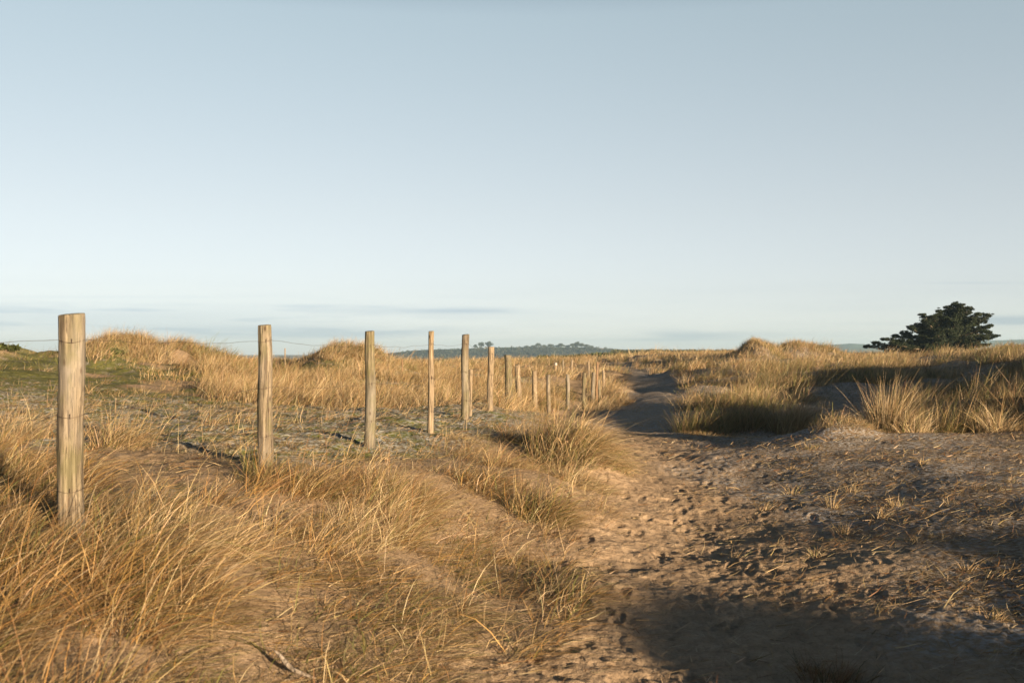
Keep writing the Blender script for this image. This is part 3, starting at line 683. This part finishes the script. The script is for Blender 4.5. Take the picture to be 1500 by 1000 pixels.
# the white painted top of one far post
# wires stapled to the posts
FR = (.118, .445, .77)
for k, lab in enumerate(('top wire of the fence strung just below the post tops', 'middle wire of the fence running half way up the posts', 'lowest fence wire running through the grass near the post feet')):
    rng = np.random.default_rng(60 + k); pts = []; prev = None
    for n_, p in enumerate(P[:8]):
        t = 1 - FR[k]; zc = p['h'] * t; R0 = p['R']
        cx = p['x'] + p['lx'] * t + R0 * .22 * math.sin(zc * 2.3 + p['ph']) + R0 * .08 * math.sin(zc * 7 + p['ph'] * 2)
        cy = p['y'] + R0 * .2 * math.sin(zc * 2.9 + p['ph'] * 1.7); z = p['zg'] + zc + rng.normal(0, .006); R = R0 * (1.07 - .08 * t) + .001
        an = np.radians(np.linspace(215, 372, 15)); arc = np.stack([cx + R * np.cos(an), cy + R * np.sin(an), z + .008 * np.sin(an * 2 + n_)], 1)
        if prev is not None:
            tt = np.linspace(0, 1, 42)[1:-1]; q = prev + (arc[0] - prev) * tt[:, None]; env = np.sin(math.pi * tt)
            q[:, 2] += -.016 * env + .012 * env ** .6 * pnoise(tt * 6 + k * 9 + prev[0] * 7, tt * 0 + .3, 7)
            q[:, 0] += .01 * env * pnoise(tt * 5 + prev[0], tt * 0 + 4.3, 8)
            pts.append(q)
        pts.append(arc); prev = arc[-1]
        if 1 <= n_ <= 6:                                              # staple straddling the strand
            a_ = math.radians(292); c = np.array([cx + R * math.cos(a_) - p['x'], cy + R * math.sin(a_) - p['y'], z - p['zg']])
            nv = np.array([math.cos(a_), math.sin(a_), 0])
            v, f = tube(np.array([c + nv * (.0045 * (1 - q_ * q_) - .003) + np.array([0, 0, .011 * q_]) for q_ in np.linspace(-1, 1, 9)]), .0015, 6)
            link('staple', mesh_np('staple', v, f, None, True, M_WIRE), p['o'])
    v, f = tube(np.concatenate(pts), .0011)
    o = link('fence_wire', mesh_np('fence_wire', v, f, None, True, M_WIRE)); tag(o, lab, 'fence wire', 'wires strung along the fence')

# ------------------------------------------------------------------ weathered stick in the foreground grass
def stick():
    rng = np.random.default_rng(5)
    d = 3.75; x = (432 - 750) / F * d; z = float(H(np.array([x]), np.array([d]), False)[0]) + .035
    pts = np.array([[-.085, .03, .075], [-.06, .03, .055], [-.03, .01, .028], [0, 0, .008], [.04, -.01, -.004], [.085, -.02, -.015]])
    v, f = tube(pts, [.003, .007, .010, .009, .007, .003], 8)
    o = link('driftwood_stick', mesh_np('driftwood_stick', v, f, None, True, M_DRIFT), loc=(x, d, z))
    tag(o, 'short weathered grey stick lying in the flattened foreground grass', 'stick')
stick()

# ------------------------------------------------------------------ leaves
def leafcloud(cent, size, n, leaf, col, rng, flat=.5, var=.3, up=0.):
    """n small faces filling an ellipsoid"""
    p = rng.normal(0, 1, (n, 3)); p /= np.linalg.norm(p, axis=1, keepdims=True); p *= rng.uniform(.25, 1, (n, 1)) ** .5
    c = np.asarray(cent) + p * np.asarray(size)
    a = rng.normal(0, 1, (n, 3)); a[:, 2] *= flat; a /= np.linalg.norm(a, axis=1, keepdims=True)
    b = rng.normal(0, 1, (n, 3)); b -= a * (a * b).sum(1, keepdims=True); b /= np.linalg.norm(b, axis=1, keepdims=True)
    s = leaf * rng.uniform(.5, 1.4, (n, 1))
    V = np.stack([c - a * s - b * s * .3, c + a * s * .1 - b * s * .45, c + a * s * 1.1 + [0, 0, up], c + b * s * .45], 1).reshape(-1, 3)
    Fq = np.arange(n * 4).reshape(n, 4)
    cc = np.asarray(col) * rng.uniform(1 - var, 1 + var, (n, 1))
    return V, Fq, np.repeat(cc, 4, 0)

def cypress():
    rng = np.random.default_rng(9); d = 76.
    def W(px, py, dd=0.): return np.array([(px - 750) / F * (d + dd), d + dd, CAMZ - (py - HY) / F * (d + dd)])
    bx = W(1378, 515); zg = float(H(np.array([bx[0]]), np.array([d]), False)[0]) - .1
    base = np.array([bx[0], d, zg])
    root = empty('cypress_tree', tuple(base)); tag(root, 'dark windswept cypress rising behind the right hand dune ridge', 'tree')
    tv = []; cr = []
    trunk = np.array([base, base + [0.1, 0, .5], W(1384, 497), W(1392, 478), W(1398, 460)])
    v, f = tube(trunk, [.34, .28, .2, .12, .04], 10); tv.append((v, f, np.zeros((len(v), 3))))
    tips = [(1270, 508), (1284, 503), (1296, 497), (1312, 494), (1324, 488), (1334, 479), (1343, 476), (1356, 470), (1352, 462), (1366, 464), (1376, 456), (1388, 450), (1398, 446), (1408, 447), (1420, 452), (1416, 458), (1432, 461), (1446, 463), (1440, 470), (1448, 478), (1436, 480),
            (1448, 488), (1457, 493), (1440, 494), (1428, 500), (1432, 508), (1300, 507), (1320, 503), (1340, 500), (1350, 488), (1368, 478), (1384, 466), (1402, 462), (1416, 470), (1424, 486), (1410, 480), (1395, 472), (1374, 490), (1360, 498), (1396, 492), (1412, 498), (1380, 502), (1330, 508), (1360, 508), (1400, 508), (1420, 510),
            (1346, 482), (1362, 472), (1390, 456), (1426, 468), (1310, 503), (1336, 494), (1372, 470), (1405, 455), (1440, 486), (1384, 482), (1352, 505), (1390, 500), (1345, 510), (1375, 512)]
    ox_ = [1268, 1300, 1322, 1335, 1350, 1370, 1390, 1405, 1425, 1445, 1458]; oy_ = [507, 496, 488, 477, 467, 458, 448, 447, 456, 464, 492]
    for q in range(44):
        px = rng.uniform(1310, 1445); o_ = np.interp(px, ox_, oy_); tips.append((px, o_ + 4 + (510 - o_ - 4) * rng.uniform(0, .9)))
    for i, (px, py) in enumerate(tips):
        edge = i < 26
        dd = rng.normal(0, .7) if edge else rng.normal(0, 1.5)
        tip = W(px, py, dd)
        s0 = trunk[0] + (trunk[-1] - trunk[0]) * np.clip((tip[2] - zg) / 4.2 * .75, .05, .85) ; s0[0] = np.interp(s0[2], trunk[:, 2], trunk[:, 0]); s0[1] = d
        mid = (s0 + tip) / 2; mid[2] -= .12 + .05 * abs(tip[0] - s0[0])
        t = np.linspace(0, 1, 10)[:, None]
        q = (1 - t) ** 2 * s0 + 2 * t * (1 - t) * mid + t * t * tip
        v, f = tube(q, np.linspace(.09, .015, 10), 6); tv.append((v, f, np.zeros((len(v), 3))))
        ax = tip - mid; ln = np.linalg.norm(tip - s0)
        for w in np.linspace(.35, 1.0, 8):
            j = (1 - w) ** 2 * s0 + 2 * w * (1 - w) * mid + w * w * tip
            sz = (.30 * (1 - .55 * w) + .05) * (.8 + .4 * rng.uniform())
            ox = rng.normal(0, .17, 3) * (1.3 - w) * np.array([1, 1.3, .8])
            cr.append(leafcloud(j + ox + [0, 0, .04], (sz * 1.8, sz * 1.6, sz * .55), 170, .065, np.array([.014, .021, .009]) * rng.uniform(.7, 1.5), rng, .7, .35, .04))
        # twig fan at the tip
        for q_ in range(12):
            e = tip + np.array([np.sign(tip[0] - base[0] + .3) * rng.uniform(-.22, .26), rng.normal(0, .2), rng.normal(.02, .07)])
            cr.append(leafcloud(e, (.13, .10, .05), 26, .06, np.array([.016, .024, .010]), rng, .6, .35, .03))
    v, f, c = joinV(tv); link('trunk', mesh_np('trunk', v - base, f, None, True, M_BARK), root)
    v, f, c = joinV(cr); link('crown', mesh_np('crown', v - base, f, c, False, M_LEAF), root)
cypress()

# ------------------------------------------------------------------ far hills
def ridge(name, d, prof, depth, zbot, mat, label, seed, rows=26, amp=.5):
    """a hill: skyline profile [(px, py)], its crest at distance d, falling towards the viewer over depth metres and away behind"""
    px = np.linspace(prof[0][0], prof[-1][0], 220); py = np.interp(px, [a for a, b in prof], [b for a, b in prof])
    X = (px - 750) / F * d; Zc = CAMZ - (py - HY) / F * d
    V = []
    for i in range(rows):
        t = i / (rows - 1)                       # 0 front foot, .6 crest, 1 back foot
        k = sstep(0, .6, np.array(t)) if t < .6 else 1 - sstep(.62, 1, np.array(t))
        Y = d - depth + depth * t / .6
        V.append(np.stack([X * (Y / d), np.full_like(X, Y), zbot + (Zc - zbot) * k + amp * fbm(X * .02, X * 0 + Y * .02, seed, 2) * (k > .02) * (k < .98)], 1))
    V = np.concatenate(V); n = 220
    i = (np.arange(rows - 1) * n)[:, None]; j = np.arange(n - 1)[None, :]
    Fq = np.stack([i + j, i + j + 1, i + n + j + 1, i + n + j], -1).reshape(-1, 4)
    o = link(name, mesh_np(name, V, Fq, None, True, mat)); tag(o, label, kind='structure'); return o

def hill_material():
    m, nt, out = newmat('hill_fields'); L = nt.links
    tc = N(nt, 'ShaderNodeTexCoord').outputs['Object']; sx = N(nt, 'ShaderNodeSeparateXYZ'); L.new(tc, sx.inputs[0])
    n = noise(nt, tc, .02, 3); fx = noise(nt, tc, .11, 4, .6)
    fieldx = ramp(nt, math_(nt, 'ADD', math_(nt, 'MULTIPLY', sx.outputs[0], .0025), .5), [(0, (.055, .10, .03)), (.72, (.055, .10, .03)), (.74, (.20, .15, .09)), (.92, (.20, .15, .09)), (.94, (.06, .09, .03))])
    wood = ramp(nt, fx, [(.35, (.02, .024, .016)), (.65, (.05, .048, .034))])
    isfield = ramp(nt, math_(nt, 'ADD', math_(nt, 'MULTIPLY', sx.outputs[2], .1), 0.), [(.32, (0, 0, 0)), (.42, (1, 1, 1))])
    col = mixc(nt, isfield, wood, fieldx)
    p = N(nt, 'ShaderNodeBsdfPrincipled'); p.inputs['Roughness'].default_value = 1; p.inputs['Specular IOR Level'].default_value = 0
    L.new(col, p.inputs['Base Color']); L.new(p.outputs[0], out.inputs[0]); return m
HD = 1150.
prof = [(500, 524), (560, 518), (610, 513), (650, 511.5), (700, 510), (740, 508.6), (790, 508), (860, 508.5), (900, 511), (940, 513.5), (1000, 516), (1060, 518), (1120, 522)]
ridge('hill', HD, prof, 200, -9, hill_material(), 'low distant hill with woods on its flank and fields on top', 3, amp=.25)
def hillz(px): return CAMZ - (np.interp(px, [a for a, b in prof], [b for a, b in prof]) - HY) / F * HD
far_mat = plain('far_hill', (.05, .07, .035), 1., 0, .01, .35, 0.)
ridge('far_hill', 2100, [(1040, 520), (1130, 512), (1200, 506), (1245, 503), (1290, 505), (1340, 507), (1400, 503), (1440, 499), (1500, 497), (1600, 494), (1750, 500)], 260, -9, far_mat, 'blue grey hills beyond the cypress at the right', 4, amp=1)

def woodland():
    rng = np.random.default_rng(31); parts = []
    px = rng.uniform(585, 905, 1500); t = rng.uniform(0, 1, 1500)
    for k in range(len(px)):
        zc = hillz(px[k]); u = t[k]
        y = HD - 195 + 185 * u; tt = .6 * (y - (HD - 200)) / 200
        z = -9 + (zc + 9) * float(sstep(0, .6, np.array(tt)))
        if z > zc - 1.6 : continue
        s = rng.uniform(1.6, 3.2)
        parts.append(leafcloud(((px[k] - 750) / F * y, y, z + s * .35), (s, s, s * .7), 26, 1.0, np.array([.030, .034, .022]) * rng.uniform(.6, 1.5), rng, .8, .35))
    stuff('woodland', parts, 'far dark woodland covering the flank of the distant hill', M_LEAF)
woodland()

def tree(px, py_top, wpx, d, zb, label, group, col=(.035, .042, .024), name='round_tree', shape=.8, n=None, bare=0.):
    rng = np.random.default_rng(int(px * 7)); x = (px - 750) / F * d; zt = CAMZ - (py_top - HY) / F * d; h = max(zt - zb, 1.); w = wpx / F * d / 2
    root = empty(name, (x, d, zb)); tag(root, label, 'tree', group)
    tv = [tube(np.array([[0, 0, -.3], [.05 * w, 0, h * .3], [0, 0, h * .75]]), [.07 * w + .1, .05 * w + .08, .03], 7)]
    for q in range(5):
        a = rng.uniform(0, 6.28); tv.append(tube(np.array([[0, 0, h * .25], [math.cos(a) * w * .35, math.sin(a) * w * .35, h * .5], [math.cos(a) * w * .65, math.sin(a) * w * .65, h * (.6 + .2 * rng.uniform())]]), [.04 * w + .05, .03 * w + .04, .02], 5))
    v, f, c = joinV([(v, f, np.zeros((len(v), 3))) for v, f in tv]); link('trunk', mesh_np('trunk', v, f, None, True, M_BARK), root)
    cr = []
    for q in range(16):
        a = rng.uniform(0, 6.28); rr = w * rng.uniform(.1, .75); zz = h * rng.uniform(.42, .85)
        rr *= 1 - max(0, (zz / h - .6)) * 1.4
        s = w * rng.uniform(.25, .45)
        cr.append(leafcloud((math.cos(a) * rr, math.sin(a) * rr, zz), (s, s, min(s * shape, h * .22)), int(90 * (1 - bare)), max(.09 * w, .12), np.array(col) * rng.uniform(.7, 1.35), rng, .8, .35))
    v, f, c = joinV(cr); link('crown', mesh_np('crown', v, f, c, False, M_LEAF), root)

GH = 'trees on the crest of the distant hill'
for (px, pt, w, lab) in [
  (696, 504.5, 10, 'low bushy far tree at the left foot of the pair on the hill'),
  (705, 500.5, 11, 'small round far tree left of the white cottage on the hill'),
  (717, 500, 16, 'broad round far tree standing over the white cottage on the hill')]:
    tree(px, pt, w, HD - 15, hillz(px) - .6, lab, GH)
for (px, pt, w) in [(772, 506), (781, 505.5), (789, 502), (797, 505), (807, 503.5), (815, 505), (822, 502.5), (831, 505.5), (838, 501.5), (845, 500.5), (852, 502), (858, 504), (865, 506)] and \
    [(772, 506.2, 9), (781, 505.6, 9), (789, 502.5, 12), (797, 505, 10), (807, 503.8, 11), (815, 505.2, 9), (822, 502.6, 12), (831, 505.3, 10), (838, 503, 11), (845, 500.5, 15), (852, 502.3, 12), (859, 504.3, 11), (866, 506.3, 10)]:
    tree(px, pt, w, HD - 15 + (px * 7 % 11), hillz(px) - .8, 'far bluish tree in the grove on the crest of the distant hill', GH + ' in the grove')
def cottage():
    x = (714.5 - 750) / F * (HD - 22); y = HD - 24; z = float(hillz(714.5)) - 1.5
    root = empty('cottage', (x, y, z)); tag(root, 'tiny white cottage under the broad tree on the distant hill', 'house')
    w, dp, h = 3.2, 2.2, 1.9
    bx = lambda x0, x1, y0, y1, z0, z1: (np.array([[a, b, c] for c in (z0, z1) for b in (y0, y1) for a in (x0, x1)]), np.array([[0, 1, 3, 2], [4, 5, 7, 6], [0, 1, 5, 4], [2, 3, 7, 6], [0, 2, 6, 4], [1, 3, 7, 5]]))
    v, f = bx(-w, w, -dp, dp, -.5, h); link('wall', mesh_np('wall', v, f, None, False, plain('white_render', (.7, .68, .62), .9, 0, 1.2, .1)), root)
    v = np.array([[-w - .2, -dp - .3, h], [w + .2, -dp - .3, h], [w + .2, 0, h + 1.2], [-w - .2, 0, h + 1.2], [-w - .2, dp + .3, h], [w + .2, dp + .3, h]])
    link('roof', mesh_np('roof', v, np.array([[0, 1, 2, 3], [3, 2, 5, 4], [0, 3, 4, 0], [1, 2, 5, 1]])[:2], None, False, plain('slate', (.08, .085, .1), .7, 0, 1.5)), root)
    g = plain('dark_glass', (.03, .035, .04), .2)
    for sx in (-1.7, 1.5):
        v, f = bx(sx, sx + .8, -dp - .06, -dp + .02, .5, 1.5); link('window', mesh_np('window', v, f, None, False, g), root)
    v, f = bx(-.45, .45, -dp - .06, -dp + .02, -.3, 1.6); link('door', mesh_np('door', v, f, None, False, g), root)
cottage()

def scrub():
    rng = np.random.default_rng(33); parts = []
    prof2 = [(790, 526), (810, 523), (840, 520), (870, 517.5), (890, 516.5), (915, 517.5), (960, 518), (1000, 517)]
    for k in range(620):
        px = rng.uniform(792, 1005); d = rng.uniform(138, 172)
        top = np.interp(px, [a for a, b in prof2], [b for a, b in prof2]) + rng.uniform(0, 1.8)
        zt = CAMZ - (top - HY) / F * 150; x = (px - 750) / F * d; s = rng.uniform(.55, 1.3)
        zg = float(H(np.array([x]), np.array([d]), False)[0])
        zt = max(zt, zg + .6)
        parts.append(leafcloud((x, d, zt - s * .6), (s, s, s * .6), 90, .2, np.array([.045, .055, .02]) * rng.uniform(.5, 1.4), rng, .9, .35))
        if zt - s > zg: parts.append(leafcloud((x, d, (zt + zg) / 2 - s * .3), (s * .9, s * .9, (zt - zg) / 2), 60, .22, np.array([.035, .045, .018]) * rng.uniform(.5, 1.4), rng, .9, .35))
    stuff('gorse_scrub', parts, 'dark green gorse scrub covering the low rise beyond the end of the path', M_LEAF)
scrub()
GS = 'dark bushes on the skyline right of the grove'
for (px, pt, w, d, lab) in [(935, 509.5, 7, 260, 'round dark bush on the skyline just right of the scrub'), (947, 508.5, 5, 265, 'upright dark bush, the tallest on the low skyline'), (966, 511, 8, 270, 'low wide dark bush right of the upright one on the skyline'),
                            (988, 511, 9, 280, 'flat dark bush at the middle of the low skyline'), (1012, 512, 9, 280, 'small dark bush before the right hand dune mound on the skyline')]:
    x = (px - 750) / F * d; zg = float(H(np.array([x]), np.array([float(d)]), False)[0]); tree(px, pt, w, float(d), min(zg, CAMZ - .3), lab, GS, (.035, .045, .02), 'dark_bush')
def skyline_scrub():
    rng = np.random.default_rng(35); parts = []
    for k in range(420):
        px = rng.uniform(900, 1075); d = rng.uniform(240, 300); x = (px - 750) / F * d; s = rng.uniform(.7, 1.5)
        zg = float(H(np.array([x]), np.array([d]), False)[0]); zt = CAMZ - (rng.uniform(512.5, 515.5) - HY) / F * d
        n = max(1, int((zt - zg) / 1.6))
        for q in range(n + 1):
            parts.append(leafcloud((x, d, zt - s * .5 - q * 1.5), (s * 1.4, s, s * .7), 45, .3, np.array([.045, .05, .024]) * rng.uniform(.5, 1.4), rng, .9, .35))
    stuff('far_scrub', parts, 'thin dark line of far scrub along the low skyline', M_LEAF)
skyline_scrub()
# leafy shrubs on the left dune
for (px, d, w, h, lab) in [(0, 24, .7, .18, 'dark green shrub on the mossy slope at the left border'), (168, 29.3, .8, .2, 'green shrub on the front of the left dune mound'), (140, 27.5, .7, .18, 'green shrub on the left dune just right of the nearest post')]:
    rng = np.random.default_rng(int(px + 900)); x = (px - 750) / F * d; z = float(H(np.array([x]), np.array([float(d)]), False)[0]) - .05
    root = empty('green_shrub', (x, d, z)); tag(root, lab, 'shrub', 'green shrubs on the left dune')
    st = []; cr = []
    for q in range(9):
        a = rng.uniform(0, 6.28); rr = w * .5 * rng.uniform(.1, .9); e = np.array([math.cos(a) * rr, math.sin(a) * rr, h * rng.uniform(.4, .9)])
        st.append(tube(np.array([[0, 0, -.05], e * [.4, .4, .6], e]), [.02, .014, .006], 5)); cr.append(leafcloud(e, (w * .22, w * .22, h * .4), 150, .05, np.array([.045, .055, .016]) * rng.uniform(.6, 1.3), rng, .9, .35))
    v, f, c = joinV([(v, f, np.zeros((len(v), 3))) for v, f in st]); link('stems', mesh_np('stems', v, f, None, True, M_BARK), root)
    v, f, c = joinV(cr); link('foliage', mesh_np('foliage', v, f, c, False, M_LEAF), root)

# ------------------------------------------------------------------ haze
def haze():
    bx = np.array([[a, b, c] for c in (-12., 30.) for b in (-2800., 2800.) for a in (-2800., 2800.)])
    f = np.array([[0, 2, 3, 1], [4, 5, 7, 6], [0, 1, 5, 4], [2, 6, 7, 3], [0, 4, 6, 2], [1, 3, 7, 5]])
    m, nt, out = newmat('haze'); v = N(nt, 'ShaderNodeVolumePrincipled'); v.inputs['Color'].default_value = (.5, .76, 1., 1); v.inputs['Density'].default_value = .00030; v.inputs['Anisotropy'].default_value = .2
    nt.links.new(v.outputs[0], out.inputs['Volume'])
    o = link('haze', mesh_np('haze', bx, f, None, False, m)); tag(o, 'thin blue morning haze over the dunes', kind='stuff')
haze()

# ------------------------------------------------------------------ sky and sun
def world():
    w = bpy.data.worlds.new('World'); bpy.context.scene.world = w; w.use_nodes = True; nt = w.node_tree; nt.nodes.clear(); L = nt.links
    out = nt.nodes.new('ShaderNodeOutputWorld'); bg = nt.nodes.new('ShaderNodeBackground'); bg.inputs[1].default_value = .062
    sky = nt.nodes.new('ShaderNodeTexSky'); sky.sky_type = 'NISHITA'; sky.sun_disc = False
    sky.sun_elevation = math.radians(SUN_EL); sky.sun_rotation = math.radians(SUN_AZ)
    sky.altitude = 0; sky.air_density = .6; sky.dust_density = .3; sky.ozone_density = 1.0
    gm = N(nt, 'ShaderNodeGamma'); gm.inputs[1].default_value = .6; L.new(sky.outputs[0], gm.inputs[0])
    hs = nt.nodes.new('ShaderNodeHueSaturation'); hs.inputs['Saturation'].default_value = .5; L.new(gm.outputs[0], hs.inputs['Color'])
    # low bands of grey blue cloud
    tc = nt.nodes.new('ShaderNodeTexCoord'); sx = N(nt, 'ShaderNodeSeparateXYZ'); L.new(tc.outputs['Generated'], sx.inputs[0])
    mp = N(nt, 'ShaderNodeMapping'); mp.inputs['Scale'].default_value = (5.5, 5.5, 75); mp.inputs['Location'].default_value = (2.3, .4, 1.7); L.new(tc.outputs['Generated'], mp.inputs[0])
    n = noise(nt, mp.outputs[0], 1, 4, .5)
    band = ramp(nt, sx.outputs[2], [(0, (1, 1, 1)), (.045, (.75,) * 3), (.075, (.12,) * 3), (.12, (0, 0, 0))])
    cl = ramp(nt, n, [(.44, (0, 0, 0)), (.56, (1, 1, 1))])
    yy = math_(nt, 'MAXIMUM', sx.outputs[1], .02); az = math_(nt, 'DIVIDE', sx.outputs[0], yy); ev = math_(nt, 'DIVIDE', sx.outputs[2], yy)
    tot = math_(nt, 'MULTIPLY', band, .22)
    for (a0, e0, wa, we, st) in [(-.42, .034, .26, .013, 1.6), (-.30, .022, .16, .006, 1.4), (-.05, .041, .065, .0026, .9), (-.16, .046, .10, .002, .5), (-.20, .020, .10, .006, 1.2), (.175, .016, .06, .005, .9), (.10, .012, .08, .003, .6), (.50, .031, .05, .006, 1.5), (.47, .069, .04, .0012, .9), (.36, .028, .05, .002, .5), (.33, .018, .09, .003, .5), (-.44, .055, .14, .002, .45)]:
        da = math_(nt, 'POWER', math_(nt, 'ABSOLUTE', math_(nt, 'DIVIDE', math_(nt, 'SUBTRACT', az, a0), wa)), 2.); de = math_(nt, 'POWER', math_(nt, 'ABSOLUTE', math_(nt, 'DIVIDE', math_(nt, 'SUBTRACT', ev, e0), we)), 2.)
        tot = math_(nt, 'ADD', tot, math_(nt, 'MULTIPLY', math_(nt, 'POWER', 2.718, math_(nt, 'MULTIPLY', math_(nt, 'ADD', da, de), -1.)), st))
    fac = math_(nt, 'MINIMUM', math_(nt, 'MULTIPLY', math_(nt, 'MULTIPLY', tot, math_(nt, 'ADD', math_(nt, 'MULTIPLY', cl, .6), .4)), .8), 1.)
    grade = ramp(nt, sx.outputs[2], [(0, (1.44, 1.41, 1.42)), (.06, (1.44, 1.41, 1.39)), (.14, (1.42, 1.42, 1.38)), (.32, (1.34, 1.48, 1.46)), (.42, (.44, .62, .76)), (.6, (.14, .24, .36)), (1, (.05, .12, .21))])  # added elevation tint: sky dimmed above the frame to deepen ground shadows
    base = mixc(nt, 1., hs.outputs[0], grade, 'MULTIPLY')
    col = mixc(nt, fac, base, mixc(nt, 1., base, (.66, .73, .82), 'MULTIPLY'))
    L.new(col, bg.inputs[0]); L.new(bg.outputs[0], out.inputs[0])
world()
sl = bpy.data.lights.new('sun', 'SUN'); sl.energy = 5.0; sl.angle = math.radians(.55); sl.color = (1., .745, .47)
so = bpy.data.objects.new('sun', sl); C.objects.link(so)
e, a = math.radians(SUN_EL), math.radians(SUN_AZ)
to_sun = Vector((math.sin(a) * math.cos(e), math.cos(a) * math.cos(e), math.sin(e)))
so.rotation_euler = to_sun.to_track_quat('Z', 'Y').to_euler(); so.location = (0, -5, 12)

cam = bpy.data.cameras.new('camera'); co = bpy.data.objects.new('camera', cam); C.objects.link(co)
cam.lens = 35; cam.sensor_width = 36; cam.clip_start = .05; cam.clip_end = 20000
co.location = (0, 0, CAMZ); co.rotation_euler = (math.radians(90) + math.atan((HY - 500) / F), 0, 0)
cam.dof.use_dof = True; cam.dof.focus_distance = 10.5; cam.dof.aperture_fstop = 4.5
S = bpy.context.scene; S.camera = co
S.view_settings.view_transform = 'Standard'; S.view_settings.look = 'None'; S.view_settings.exposure = 1.90; S.view_settings.gamma = 1
S.cycles.max_bounces = 5; S.cycles.diffuse_bounces = 2; S.cycles.transmission_bounces = 2; S.cycles.volume_bounces = 0; S.cycles.transparent_max_bounces = 4
